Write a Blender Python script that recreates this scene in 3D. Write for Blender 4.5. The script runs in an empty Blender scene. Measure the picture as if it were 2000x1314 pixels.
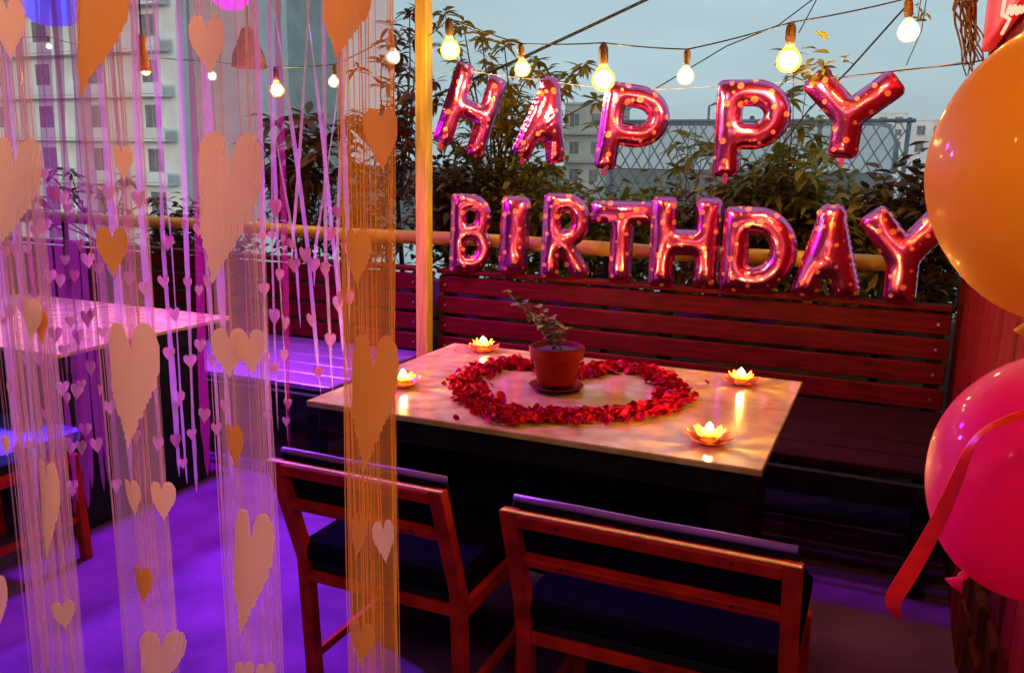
import bpy, math, random
import numpy as np
from mathutils import Vector, Matrix, Euler
random.seed(7); RNG = np.random.default_rng(7)
R = math.radians
sc = bpy.context.scene
col = sc.collection

# ------------------------------------------------------------------ camera
F, CX, CY, H = 1676.0, 1000.0, 657.0, 1.45       # the photo's focal length and centre in its own pixels
def _ray(x, y): return np.array([(x-CX)/F, -(y-CY)/F, -1.0])
_X = -_ray(-2890, 249); _X /= np.linalg.norm(_X)
_Y = _ray(1756, 332); _Y -= _X*(_X@_Y); _Y /= np.linalg.norm(_Y)
ROT = np.array([_X, _Y, np.cross(_X, _Y)])       # camera axes -> terrace axes (x along the bench, y away, z up)
EYE = np.array([0, 0, H])
cam = bpy.data.cameras.new('camera'); camo = bpy.data.objects.new('camera', cam); col.objects.link(camo)
cam.sensor_width = 36; cam.lens = F/2000*36; cam.clip_start = 0.05; cam.clip_end = 5000
M4 = Matrix.Identity(4)
for i in range(3):
    for j in range(3): M4[i][j] = ROT[i][j]
    M4[i][3] = EYE[i]
camo.matrix_world = M4
sc.camera = camo
def at_y(px, py, y):                              # point of a sight line on the vertical plane y
    r = ROT@_ray(px, py); return Vector(EYE + r*y/r[1])
def at_z(px, py, z):
    r = ROT@_ray(px, py); return Vector(EYE + r*(z-H)/r[2])
HEAD = np.array([ROT[0][2], ROT[1][2], 0])*-1; HEAD /= np.linalg.norm(HEAD)
SIDE = np.array([HEAD[1], -HEAD[0], 0])
def at_d(px, py, D):                              # on the upright plane D metres ahead
    r = ROT@_ray(px, py); return Vector(EYE + r*D/(r@HEAD))
def size(px, p): return px/F*float((np.array(p)-EYE)@(-ROT[:, 2]))

# ------------------------------------------------------------------ sky, sun, exposure
w = bpy.data.worlds.new('World'); sc.world = w; w.use_nodes = True
nt = w.node_tree; nt.nodes.clear()
out = nt.nodes.new('ShaderNodeOutputWorld'); bg = nt.nodes.new('ShaderNodeBackground')
sky = nt.nodes.new('ShaderNodeTexSky'); sky.sky_type = 'NISHITA'; sky.sun_disc = False
sky.sun_elevation = R(3); sky.sun_rotation = R(200); sky.air_density = 1.0; sky.dust_density = 2.0
mix = nt.nodes.new('ShaderNodeMix'); mix.data_type = 'RGBA'
mix.inputs['Factor'].default_value = 0.8
mix.inputs['B'].default_value = (3.2, 4.45, 5.1, 1)        # even cloud cover over the clear sky
wc = nt.nodes.new('ShaderNodeTexCoord'); wmap = nt.nodes.new('ShaderNodeMapping'); wmap.inputs['Scale'].default_value = (1, 1, 3.5)
wn = nt.nodes.new('ShaderNodeTexNoise'); wn.inputs['Scale'].default_value = 2.2; wn.inputs['Detail'].default_value = 5
wr = nt.nodes.new('ShaderNodeMapRange'); wr.inputs['From Min'].default_value = .3; wr.inputs['From Max'].default_value = .7; wr.inputs['To Min'].default_value = .84; wr.inputs['To Max'].default_value = 1.12
wx_ = nt.nodes.new('ShaderNodeVectorMath'); wx_.operation = 'SCALE'
nt.links.new(wc.outputs['Generated'], wmap.inputs[0]); nt.links.new(wmap.outputs[0], wn.inputs['Vector']); nt.links.new(wn.outputs['Fac'], wr.inputs[0])
nt.links.new(sky.outputs[0], mix.inputs['A']); nt.links.new(mix.outputs['Result'], wx_.inputs[0]); nt.links.new(wr.outputs[0], wx_.inputs['Scale']); nt.links.new(wx_.outputs[0], bg.inputs[0])
bg.inputs[1].default_value = 0.15
nt.links.new(bg.outputs[0], out.inputs[0])
sun = bpy.data.lights.new('sun', 'SUN'); sun.energy = 0.9; sun.angle = R(20); sun.color = (1, .85, .75)
so = bpy.data.objects.new('sun', sun); col.objects.link(so); so.rotation_euler = (R(80), 0, R(-20))
sc.view_settings.view_transform = 'Standard'; sc.view_settings.look = 'None'
sc.view_settings.exposure = 0; sc.view_settings.gamma = 1

# ------------------------------------------------------------------ materials
MATS = {}
def mat(name, c, rough=.6, metal=0, var=.15, scale=8, bump=0, bscale=40, spec=.5, coat=0, stretch=None,
        emit=None, es=0, trans=0, c2=None, sss=0, sheen=0):
    if name in MATS: return MATS[name]
    m = bpy.data.materials.new(name); m.use_nodes = True; t = m.node_tree; b = t.nodes['Principled BSDF']
    tc = t.nodes.new('ShaderNodeTexCoord'); mp = t.nodes.new('ShaderNodeMapping')
    t.links.new(tc.outputs['Object'], mp.inputs[0])
    if stretch: mp.inputs['Scale'].default_value = stretch
    nz = t.nodes.new('ShaderNodeTexNoise'); nz.inputs['Scale'].default_value = scale; nz.inputs['Detail'].default_value = 6
    t.links.new(mp.outputs[0], nz.inputs['Vector'])
    rp = t.nodes.new('ShaderNodeValToRGB')
    a = [max(0, x*(1-var)) for x in c]; d = [min(1, x*(1+var)) for x in c] if c2 is None else c2
    rp.color_ramp.elements[0].position = .3; rp.color_ramp.elements[1].position = .72
    rp.color_ramp.elements[0].color = (*a, 1); rp.color_ramp.elements[1].color = (*d, 1)
    t.links.new(nz.outputs['Fac'], rp.inputs[0]); t.links.new(rp.outputs[0], b.inputs['Base Color'])
    b.inputs['Roughness'].default_value = rough; b.inputs['Metallic'].default_value = metal
    b.inputs['Specular IOR Level'].default_value = spec; b.inputs['Coat Weight'].default_value = coat
    b.inputs['Transmission Weight'].default_value = trans
    if sss:
        b.inputs['Subsurface Weight'].default_value = sss; b.inputs['Subsurface Radius'].default_value = (.05, .02, .01)
    if emit: b.inputs['Emission Color'].default_value = (*emit, 1); b.inputs['Emission Strength'].default_value = es
    if bump:
        n2 = t.nodes.new('ShaderNodeTexNoise'); n2.inputs['Scale'].default_value = bscale; n2.inputs['Detail'].default_value = 4
        t.links.new(mp.outputs[0], n2.inputs['Vector'])
        bp = t.nodes.new('ShaderNodeBump'); bp.inputs['Strength'].default_value = bump; bp.inputs['Distance'].default_value = .01
        t.links.new(n2.outputs['Fac'], bp.inputs['Height']); t.links.new(bp.outputs[0], b.inputs['Normal'])
    MATS[name] = m; return m
def emis(name, c, s):
    if name in MATS: return MATS[name]
    m = bpy.data.materials.new(name); m.use_nodes = True; t = m.node_tree; t.nodes.clear()
    o = t.nodes.new('ShaderNodeOutputMaterial'); e = t.nodes.new('ShaderNodeEmission')
    e.inputs[0].default_value = (*c, 1); e.inputs[1].default_value = s
    t.links.new(e.outputs[0], o.inputs[0]); MATS[name] = m; return m
def film(name, c, clear, glow=0.0, gc=None, rough=.35, transl=.5, metal=0, spec=.5, coat=0):
    """thin see-through sheet: part clear, part lit from either side"""
    if name in MATS: return MATS[name]
    m = bpy.data.materials.new(name); m.use_nodes = True; t = m.node_tree; b = t.nodes['Principled BSDF']
    o = t.nodes['Material Output']
    b.inputs['Base Color'].default_value = (*c, 1); b.inputs['Roughness'].default_value = rough; b.inputs['Metallic'].default_value = metal; b.inputs['Specular IOR Level'].default_value = spec; b.inputs['Coat Weight'].default_value = coat; b.inputs['Coat Roughness'].default_value = .06
    if glow: b.inputs['Emission Color'].default_value = (*(gc or c), 1); b.inputs['Emission Strength'].default_value = glow
    tl = t.nodes.new('ShaderNodeBsdfTranslucent'); tl.inputs[0].default_value = (*c, 1)
    m1 = t.nodes.new('ShaderNodeMixShader'); m1.inputs[0].default_value = transl
    t.links.new(b.outputs[0], m1.inputs[1]); t.links.new(tl.outputs[0], m1.inputs[2])
    tr = t.nodes.new('ShaderNodeBsdfTransparent'); m2 = t.nodes.new('ShaderNodeMixShader'); m2.inputs[0].default_value = clear
    t.links.new(m1.outputs[0], m2.inputs[1]); t.links.new(tr.outputs[0], m2.inputs[2]); t.links.new(m2.outputs[0], o.inputs[0])
    MATS[name] = m; return m

# ------------------------------------------------------------------ mesh helpers
class MB:
    def __init__(s): s.v = []; s.f = []
    def add(s, vs, fs):
        n = len(s.v); s.v += [tuple(x) for x in vs]; s.f += [tuple(i+n for i in f) for f in fs]; return s
    def box(s, c, sz, rot=None, bev=0):
        hx, hy, hz = sz[0]/2, sz[1]/2, sz[2]/2
        b = min(bev, hx*.45, hy*.45, hz*.45)
        if b <= 0:
            P = [Vector((x*hx, y*hy, z*hz)) for x in (-1, 1) for y in (-1, 1) for z in (-1, 1)]
            fs = [(0, 1, 3, 2), (4, 6, 7, 5), (0, 4, 5, 1), (2, 3, 7, 6), (0, 2, 6, 4), (1, 5, 7, 3)]
        else:                                                     # chamfered box
            P = []; idx = {}
            for x in (-1, 1):
                for y in (-1, 1):
                    for z in (-1, 1):
                        for a in range(3):
                            q = [x*(hx-b), y*(hy-b), z*(hz-b)]; q[a] = (x*hx, y*hy, z*hz)[a]
                            idx[(x, y, z, a)] = len(P); P.append(Vector(q))
            fs = []
            for a in range(3):
                o1, o2 = [k for k in range(3) if k != a]
                for sg in (-1, 1):
                    q = []
                    for u, v in ((-1, -1), (1, -1), (1, 1), (-1, 1)):
                        k = [0]*3; k[a] = sg; k[o1] = u; k[o2] = v; q.append(idx[(*k, a)])
                    fs.append(q if (sg > 0) == (a != 1) else q[::-1])
            for a in range(3):
                o1, o2 = [k for k in range(3) if k != a]
                for u in (-1, 1):
                    for v in (-1, 1):
                        q = []
                        for sg, ax in ((-1, o1), (1, o1), (1, o2), (-1, o2)):
                            k = [0]*3; k[a] = sg; k[o1] = u; k[o2] = v; q.append(idx[(*k, ax)])
                        fs.append(q if (u*v > 0) == (a != 1) else q[::-1])
            for x in (-1, 1):
                for y in (-1, 1):
                    for z in (-1, 1):
                        q = [idx[(x, y, z, a)] for a in range(3)]; fs.append(q if x*y*z > 0 else q[::-1])
        if rot is not None: P = [rot@p for p in P]
        c = Vector(c); return s.add([p+c for p in P], fs)
    def bar(s, a, b, wx, wy, bev=0, up=None):
        a = Vector(a); b = Vector(b); d = b-a; L = d.length; z = d/L
        u = Vector(up) if up else (Vector((0, 1, 0)) if abs(z.y) < .9 else Vector((1, 0, 0)))
        x = u.cross(z).normalized(); y = z.cross(x)
        m = Matrix((x, y, z)).transposed()
        return s.box((a+b)/2, (wx, wy, L), m, bev)
    def tube(s, pts, r, n=8, cap=True):
        pts = [Vector(p) for p in pts]; rs = r if hasattr(r, '__len__') else [r]*len(pts)
        vs = []; fs = []; px = None
        for i, p in enumerate(pts):
            t = (pts[min(i+1, len(pts)-1)]-pts[max(i-1, 0)])
            t = t.normalized() if t.length > 1e-9 else Vector((0, 0, 1))
            if px is None: px = t.orthogonal().normalized()
            px = (px-t*px.dot(t)); px = px.normalized() if px.length > 1e-6 else t.orthogonal().normalized()
            py = t.cross(px)
            for k in range(n):
                a = 2*math.pi*k/n; vs.append(p+(px*math.cos(a)+py*math.sin(a))*rs[i])
        for i in range(len(pts)-1):
            for k in range(n):
                k2 = (k+1) % n; fs.append((i*n+k, i*n+k2, (i+1)*n+k2, (i+1)*n+k))
        if cap: fs += [tuple(range(n))[::-1], tuple((len(pts)-1)*n+k for k in range(n))]
        return s.add(vs, fs)
    def lathe(s, prof, n=24, c=(0, 0, 0)):
        c = Vector(c); vs = []; fs = []
        for (r, z) in prof:
            for k in range(n):
                a = 2*math.pi*k/n; vs.append(c+Vector((r*math.cos(a), r*math.sin(a), z)))
        for i in range(len(prof)-1):
            for k in range(n):
                k2 = (k+1) % n; fs.append((i*n+k, i*n+k2, (i+1)*n+k2, (i+1)*n+k))
        return s.add(vs, fs)
    def mesh(s, name, smooth=False):
        me = bpy.data.meshes.new(name); me.from_pydata([tuple(v) for v in s.v], [], s.f)
        if smooth: me.shade_smooth()
        me.update(); return me
    def build(s, name, m, parent=None, smooth=False, loc=None):
        me = s.mesh(name, smooth); return link(name, me, m, parent, loc)
def link(name, me, m=None, parent=None, loc=None):
    o = bpy.data.objects.new(name, me)
    if m is not None and not me.materials: me.materials.append(m)
    col.objects.link(o)
    if parent: o.parent = parent
    if loc is not None: o.location = loc
    return o
def tag(o, label, cat, group=None):
    o['label'] = label; o['category'] = cat
    if group: o['group'] = group
    return o
def thing(name, label, cat, loc=(0, 0, 0), rz=0, group=None):
    o = bpy.data.objects.new(name, None); col.objects.link(o); o.location = loc; o.rotation_euler = (0, 0, rz)
    o.empty_display_size = .1
    return tag(o, label, cat, group)
def struct(o): o['kind'] = 'structure'; return o
def ball(r, seg=16, rings=10, c=(0, 0, 0), sq=1):
    m = MB(); m.lathe([(max(r*math.sin(math.pi*i/rings), 1e-4), -r*sq*math.cos(math.pi*i/rings)) for i in range(rings+1)], seg, c); return m
def grid_plane(x0, x1, y0, y1, z): return MB().add([(x0, y0, z), (x1, y0, z), (x1, y1, z), (x0, y1, z)], [(0, 1, 2, 3)])

wood_red = mat('red_brown_wood', (.095, .003, .0045), .5, spec=.08, var=.45, scale=5, stretch=(1.2, 14, 14), bump=.15, bscale=12)
wood_chair = mat('stained_chair_wood', (.34, .012, .005), .6, spec=.1, var=.4, scale=9, stretch=(2, 2, 2), bump=.06, bscale=60)
wood_post = mat('honey_wood', (.64, .40, .05), .5, var=.3, scale=6, stretch=(9, 9, .7), bump=.2, bscale=14)
wood_wall = mat('deep_red_boards', (.14, .004, .003), .6, spec=.08, var=.45, scale=5, stretch=(8, 8, .6), bump=.2, bscale=14)
black = mat('black_paint', (.005, .0045, .005), .6, var=.3, spec=.2)
dark_fab = mat('dark_leatherette', (.004, .0035, .009), .95, var=.3, scale=30, bump=.12, bscale=180, spec=0)

# ------------------------------------------------------------------ setting
struct(grid_plane(-2500, 2500, -2500, 2500, -14).build('ground', mat('city_ground', (.10, .10, .09), .9, var=.4, scale=.05)))
fl = MB(); fl.box((-4, .9, -.1), (14, 7.2, .2)); struct(fl.build('terrace_floor', mat('violet_lit_screed', (.11, .038, .17), .85, var=.38, scale=3.5, bump=.35, bscale=45, spec=.03)))  # violet lamp light put into the grey floor's colour
rf = MB(); rf.box((-3.9, .35, 2.72), (12, 6.5, .06)); struct(rf.build('unseen_roof', mat('unseen_canopy_boards', (.10, .05, .03), .8, var=.3)))  # out of view; stretched over the seats to hold off sky light
bw = MB(); bw.box((-3.9, -2.75, 1.3), (12, .1, 2.8)); struct(bw.build('unseen_back_wall', mat('unseen_dark_plaster', (.06, .03, .03), .9, var=.3)))  # unseen wall added to shut off sky light behind the viewer
pw = MB(); pw.box((-4.5, 4.27, .295), (13, .12, .99)); struct(pw.build('parapet', mat('kerb_plaster', (.10, .08, .08), .85, var=.4, bump=.3)))
# pale sheet roof of the house next door, seen through the rail
nr = MB(); nr.box((-4, 12.5, -.42), (26, 11, .12)); struct(nr.build('neighbour_roof', mat('pale_sheet_roof', (.72, .76, .74), .5, var=.12, scale=1.5)))

# wooden side wall at the right, board by board
wall = thing('board_wall', 'red stained wooden board wall at the right end of the bench', 'wall', (.29, 2.0, 0))
nb = 14
for i in range(nb):
    y0 = 3.98-i*.165
    link('board', MB().box((0, 0, 1.33), (.03+.004*(i % 2), .161, 2.66), bev=.004).mesh('board'), wood_wall, wall, (.02+.002*(i % 3), y0-.08-2.0, 0))
MB().box((.03, 4.03-2.0, 1.33), (.075, .075, 2.66), bev=.006).build('corner_post', wood_wall, wall)

# ------------------------------------------------------------------ benches
def bench(x0, x1, label, mats):
    b = thing('slatted_bench', label, 'bench', ((x0+x1)/2, 3.45, 0), 0, 'slatted benches along the terrace edge')
    L = x1-x0; wd, seatm = mats
    for k in range(4):
        z = .505+k*.107
        s = link('slat', MB().box((0, 0, 0), (L-.012*(k % 2), .026, .088), bev=.005).mesh('slat'), wd, b, (0.003*(k % 2), .475+.004*(k % 2), z))
        s.rotation_euler = (R(-1+.8*k), 0, 0)
    MB().box((0, .500, .893), (L, .085, .022), bev=.004).build('top_cap', wd, b)
    n = max(2, int(L/1.1)+1)
    for k in range(n):
        x = -L/2+.05+k*(L-.1)/(n-1)
        MB().box((x, .52, .44), (.06, .05, .87), bev=.004).build('support', black, b)
    for k in range(5):
        MB().box((0, .395-.17*k, .435), (L, .163, .03), bev=.005).build('seat_board', seatm, b)
    MB().box((0, -.40, .37), (L-.02, .03, .09), bev=.003).build('seat_apron', black, b)
    for k in range(n):
        x = -L/2+.08+k*(L-.16)/(n-1)
        MB().box((x, -.36, .16), (.07, .06, .32), bev=.004).build('leg', black, b)
    for k in range(4):
        for sx in (-1, 1):
            MB().lathe([(.0001, 0), (.006, 0), (.006, .003), (.0001, .004)], 8).build('screw', mat('screw_steel', (.6, .6, .6), .3, 1), b, loc=(sx*(L/2-.05), .458, .505+k*.107)).rotation_euler = (R(90), 0, 0)
    return b
seat_wood = mat('dark_seat_wood', (.024, .005, .005), .9, spec=.05, var=.4, scale=5, stretch=(1, 12, 12), bump=.15, bscale=12)
seat_lit = mat('violet_lit_seat_wood', (.16, .08, .2), .3, var=.3, scale=5, stretch=(1, 12, 12), bump=.1, bscale=12)  # left bench seat, violet light put into the wood colour
bench(-2.15, .26, 'red slatted wooden bench behind the marble table, right of the yellow post', (wood_red, seat_wood))
bench(-7.5, -2.24, 'long slatted bench in violet light, left of the yellow post', (wood_red, seat_lit))

post = thing('wooden_post', 'square honey coloured timber post between the two benches', 'post', (-2.19, 3.85, 0))
MB().box((0, 0, 1.4), (.066, .066, 2.8), bev=.005).build('shaft', wood_post, post)
MB().box((.002, 0, 2.76), (.16, .14, .06), bev=.005).build('capital', wood_post, post)

# bamboo coloured rail with standards
rail = thing('hand_rail', 'thick yellow round rail running behind both benches', 'rail', (-3.5, 4.12, 0))
MB().tube([(-4.5+i*.5, 0, 1.04+.006*math.sin(i*1.7)) for i in range(17)], [.036+.002*(i % 2) for i in range(17)], 14).build('pole', mat('yellow_bamboo', (.68, .36, .035), .42, var=.25, scale=4, stretch=(.6, 6, 6), bump=.1), rail, True)
for i in range(7):
    MB().tube([(-4.2+i*1.28, .01, 0), (-4.2+i*1.28, .01, 1.01)], .02, 10).build('standard', black, rail, True)
MB().tube([(-4.5, .01, .60), (3.6, .01, .60)], .014, 8).build('lower_bar', black, rail, True)

# ------------------------------------------------------------------ tables
def marble():
    m = mat('pale_marble', (.38, .25, .055), .14, var=.12, scale=16, coat=.15, c2=(.49, .36, .14), bump=.03, bscale=8)
    r_ = [n for n in m.node_tree.nodes if n.type == 'VALTORGB'][0].color_ramp; r_.elements[0].position = .34; r_.elements[1].position = .64
    return m
def table(loc, w_, d_, label, top):
    t = thing('marble_table', label, 'table', loc, 0, 'marble topped tables')
    MB().box((0, 0, .741), (w_, d_, .018), bev=.003).build('table_top', top, t)
    MB().box((0, 0, .695), (w_-.05, d_-.05, .072), bev=.004).build('apron', black, t)
    for sx in (-1, 1):
        MB().box((sx*(w_/2-.11), 0, .33), (.05, d_-.16, .655), bev=.004).build('end_panel', black, t)
    MB().box((0, .02, .38), (w_-.28, .03, .55), bev=.003).build('centre_panel', black, t)
    return t
TX, TY = -.885, 2.475
table((TX, TY, 0), 1.315, .945, 'marble topped table with the petal ring and candles', marble())
table((-3.38, 2.53, 0), 1.36, .9, 'marble topped table washed in violet light behind the heart curtain', marble())

# ------------------------------------------------------------------ chairs
def chair(loc, w_, label, hb=.745, y_top=-.105, seat=None):
    """origin on the floor under the back legs; seat towards +y"""
    t = thing('wooden_chair', label, 'chair', loc, 0, 'red wooden chairs')
    pw_ = .034
    for sx in (-1, 1):
        x = sx*(w_/2-pw_/2)
        p = MB(); prof = [(.03, 0), (0, .45), (y_top, hb)]
        th = .03
        vs = []
        for (y, z) in prof:
            vs += [(x-pw_/2, y-th/2, z), (x+pw_/2, y-th/2, z), (x+pw_/2, y+th/2, z), (x-pw_/2, y+th/2, z)]
        fs = [(0, 3, 2, 1), (8, 9, 10, 11)]
        for i in range(2):
            for k in range(4): fs.append((i*4+k, i*4+(k+1) % 4, i*4+4+(k+1) % 4, i*4+4+k))
        p.add(vs, fs); p.build('back_post', wood_chair, t)
        MB().bar((x, .40, 0), (x, .375, .41), .036, .034, .004).build('front_leg', wood_chair, t)
    def yb(z): return y_top*(z-.45)/(hb-.45)
    rot = Euler((math.atan2(-y_top, hb-.45), 0, 0)).to_matrix()
    iw = w_-2*pw_
    for nm, z, hh in (('top_rail', hb-.018, .032), ('middle_rail', hb-.124, .022)):
        r = MB().box((0, yb(z)-.001, z), (iw+.002, .024, hh), rot, .002).build(nm, wood_chair, t)
        for sx in (-1, 1):
            link('screw', MB().lathe([(.0001, .002), (.0035, .0015), (.0045, 0), (.0045, -.004)], 8).mesh('screw'), mat('dark_screw', (.05, .02, .02), .4, .6), r,
                 (sx*iw*.33, yb(z)-.0145, z)).rotation_euler = (R(90), 0, 0)
    MB().box((0, y_top-.008, hb+.0014), (w_-.004, .012, .0028), bev=.0008).build('edge_highlight', wood_post, t)  # bulb highlight on the chair top, made as a honey coloured strip
    zc = hb-.068
    MB().box((0, yb(zc)+.033, zc+.004), (w_-.02, .028, .150), rot, .012).build('back_pad', mat('violet_black_leatherette', (.006, .004, .014), .9, var=.3, scale=30, bump=.12, bscale=180, spec=.05), t)
    MB().tube([(sx*(w_/2-.014), yb(zc)+.036+y_top*.25, zc+.080+(.002 if sx else 0)) for sx in (-1, -.5, 0, .5, 1)], .0085, 8).build('pad_violet_light', mat('violet_light_edge', (.16, .05, .40), .5, var=.2), t, True)  # violet lamp light along the pad top, made as a coloured strip
    MB().box((0, .20, .472), (w_-.01, .43, .055), bev=.018).build('seat_pad', seat or dark_fab, t)
    MB().box((0, .20, .425), (w_-.05, .40, .035), bev=.003).build('seat_board', black, t)
    MB().box((0, .0, .405), (iw, .02, .03), bev=.002).build('rear_rail', wood_chair, t)
    MB().box((0, .385, .395), (iw, .02, .045), bev=.002).build('front_rail', wood_chair, t)
    for sx in (-1, 1):
        MB().box((sx*(w_/2-pw_/2), .20, .392), (.02, .36, .04), bev=.002).build('side_rail', wood_chair, t)
        MB().box((sx*(w_/2-pw_/2), .21, .16), (.018, .36, .024), bev=.002).build('stretcher', wood_chair, t)
    return t
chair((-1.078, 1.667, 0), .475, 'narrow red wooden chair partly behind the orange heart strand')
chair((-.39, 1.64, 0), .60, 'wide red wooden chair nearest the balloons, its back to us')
chair((-2.83, 1.66, 0), .5, 'chair with a blue lit seat pulled up to the violet table', seat=mat('blue_lit_vinyl', (.02, .05, .55), .5, var=.2))  # blue light put into this seat's colour

# rough dark red plinth at the lower right
pl = thing('stone_plinth', 'dark red rough stone plinth under the pink balloon', 'plinth', (.50, 2.25, 0))
rr = random.Random(5)
for k in range(4):
    for i in range(3):
        for j in range(3):
            if i and j < 2 and k < 3: continue
            wd = .14
            MB().box((-.15+i*.15+rr.uniform(-.008, .008), -.2+j*.2, .08+k*.15), (wd, .19, .138), Euler((rr.uniform(-.05, .05), rr.uniform(-.05, .05), rr.uniform(-.06, .06))).to_matrix(), .02).build('stone', mat('red_stone', (.09, .008, .006), .8, spec=.1, var=.5, scale=9, bump=.5, bscale=25), pl)
MB().box((.03, 0, .64), (.60, .66, .07), bev=.012).build('cap_stone', mat('red_stone', None), pl)

# ------------------------------------------------------------------ things on the table
# rose petals
def petal_mesh(cup, wdt):
    vs = []; fs = []
    n = 4
    for i in range(n+1):
        for j in range(n+1):
            u = i/n*2-1; v = j/n*2-1
            x = u*math.sqrt(1-v*v/2)*wdt; y = v*math.sqrt(1-u*u/2)
            vs.append((x*.016, y*.018, .016*cup*(x*x+y*y)-.002*math.sin(3*y)))
    for i in range(n):
        for j in range(n): a = i*(n+1)+j; fs.append((a, a+n+1, a+n+2, a+1))
    return vs, fs
pm = [petal_mesh(c_, w_) for c_, w_ in ((.35, 1), (.55, .85), (.2, 1.1), (.7, .9))]
petal_m = [mat('petal_crimson', (.42, .002, .025), .8, spec=.08, var=.4, scale=60), mat('petal_rose', (.58, .006, .10), .8, spec=.08, var=.3, scale=60), mat('petal_dark', (.24, .001, .012), .8, spec=.08, var=.3, scale=60)]
ring = thing('petal_ring', 'ring of crimson rose petals strewn round the flower pot', 'petals', (TX+.015, TY-.02, .751))
pmesh = []
for vs, fs in pm:
    for mm in petal_m:
        me = MB().add(vs, fs).mesh('petal', True); me.materials.append(mm); pmesh.append(me)
rp_ = random.Random(11)
HC = [at_z(x, y, .751)-Vector(ring.location) for x, y in ((990, 820), (958, 802), (922, 778), (908, 752), (938, 724), (1000, 712), (1060, 721), (1105, 737), (1150, 728), (1200, 718), (1265, 728), (1308, 750), (1320, 778), (1288, 802), (1220, 814), (1130, 817), (1055, 814))]
def petal_pose(top):
    u = rp_.random()*len(HC); i = int(u); a_, b_ = HC[i], HC[(i+1) % len(HC)]; p = a_.lerp(b_, u-i); g1, g2 = max(-.062, min(.062, rp_.gauss(0, .027))), max(-.062, min(.062, rp_.gauss(0, .027)))
    if rp_.random() < .012: g1 *= 2.2; g2 *= 2.2
    lim = max(0, 1-math.hypot(g1, g2)/.075); z = .003+(rp_.uniform(.006, .022) if top else rp_.uniform(0, .014))*lim
    return p.x+g1, p.y+g2, z, (rp_.uniform(-.9, .9), rp_.uniform(-.9, .9), rp_.uniform(0, 6.3)), rp_.uniform(.5, .92)
for k in range(300):
    x, y, z, e, s = petal_pose(True)
    o = link('petal', rp_.choice(pmesh), None, ring, (x, y, z+.004)); o.rotation_euler = e; o.scale = (s, s, s)
under = MB()
for k in range(1900):
    x, y, z, e, s = petal_pose(k % 3 == 0)
    vs, fs = pm[k % 4]; mt = Euler(e).to_matrix()
    vv = [mt@(Vector(v)*s)+Vector((x, y, z)) for v in vs]
    mz = min(v.z for v in vv)
    if mz < .001: vv = [v+Vector((0, 0, .001-mz)) for v in vv]
    under.add(vv, fs)
uo = under.build('petal_bed', petal_m[0], ring, True); uo['kind'] = 'stuff'

# flower pot
pc = at_z(1086, 757, .755); POTS = (.92, .92, .86)
pot = thing('flower_pot', 'terracotta pot with a small leafy plant on a saucer, inside the petal ring', 'flower pot', (pc.x, pc.y, .751))
pot.scale = POTS
terra = mat('red_terracotta', (.11, .003, .003), .7, spec=.05, var=.2, scale=12, bump=.1, bscale=60)
MB().lathe([(.001, .022), (.062, .022), (.066, .03), (.081, .115), (.083, .117), (.090, .118), (.093, .125), (.095, .158), (.092, .163), (.085, .162), (.083, .145), (.001, .145)], 40).build('pot_body', terra, pot, True)
MB().lathe([(.001, .001), (.070, .001), (.092, .014), (.095, .018), (.091, .020), (.070, .008), (.001, .007)], 40).build('saucer', terra, pot, True)
MB().lathe([(.001, .149), (.04, .151), (.083, .146)], 24).build('soil', mat('dark_soil', (.02, .012, .01), .95, var=.5, scale=60, bump=.8, bscale=90), pot)
leafpot = mat('pot_leaf', (.07, .05, .02), .5, var=.4, scale=40)
def leaf_verts(L, W, fold=.25, droop=.2):
    pts = [(0, 0), (.18, .6), (.42, 1), (.7, .75), (1, 0)]
    vs = []; 
    for t, ww in pts: vs.append((0, t*L, -droop*L*t*t))
    for t, ww in pts[1:4]: vs.append((ww*W/2, t*L, -droop*L*t*t+fold*ww*W/2))
    for t, ww in pts[1:4]: vs.append((-ww*W/2, t*L, -droop*L*t*t+fold*ww*W/2))
    fs = [(0, 5, 1), (1, 5, 6, 2), (2, 6, 7, 3), (3, 7, 4), (0, 1, 8), (1, 2, 9, 8), (2, 3, 10, 9), (3, 4, 10)]
    return vs, fs
ps = random.Random(3)
lv, lf = leaf_verts(.036, .022, .3, .25); lmesh = MB().add(lv, lf).mesh('leaf', True); lmesh.materials.append(leafpot)
for k, (dx, dz, dy) in enumerate([(-.19, .20, 0), (-.15, .15, .03), (-.10, .12, -.02), (-.02, .11, .02), (-.07, .15, 0), (.03, .08, 0)]):
    p0 = Vector((ps.uniform(-.02, .02), ps.uniform(-.02, .02), .147)); p2 = Vector((dx, dy, .147+dz)); p1 = (p0+p2)/2+Vector((0, 0, .03))
    pts = [p0*(1-t)**2+p1*2*t*(1-t)+p2*t*t for t in [i/7 for i in range(8)]]
    MB().tube(pts, [.0028-.0002*i for i in range(8)], 5).build('stem', mat('pot_stem', (.09, .04, .02), .7), pot, True)
    for i in range(2, 8):
        for q in range(3):
            o = link('leaf', lmesh, None, pot, pts[i]+Vector((ps.uniform(-.006, .006), ps.uniform(-.006, .006), 0)))
            o.rotation_euler = (ps.uniform(-.5, .9), ps.uniform(-.5, .5), ps.uniform(0, 6.3)); s = ps.uniform(.6, 1.1); o.scale = (s, s, s)

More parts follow.
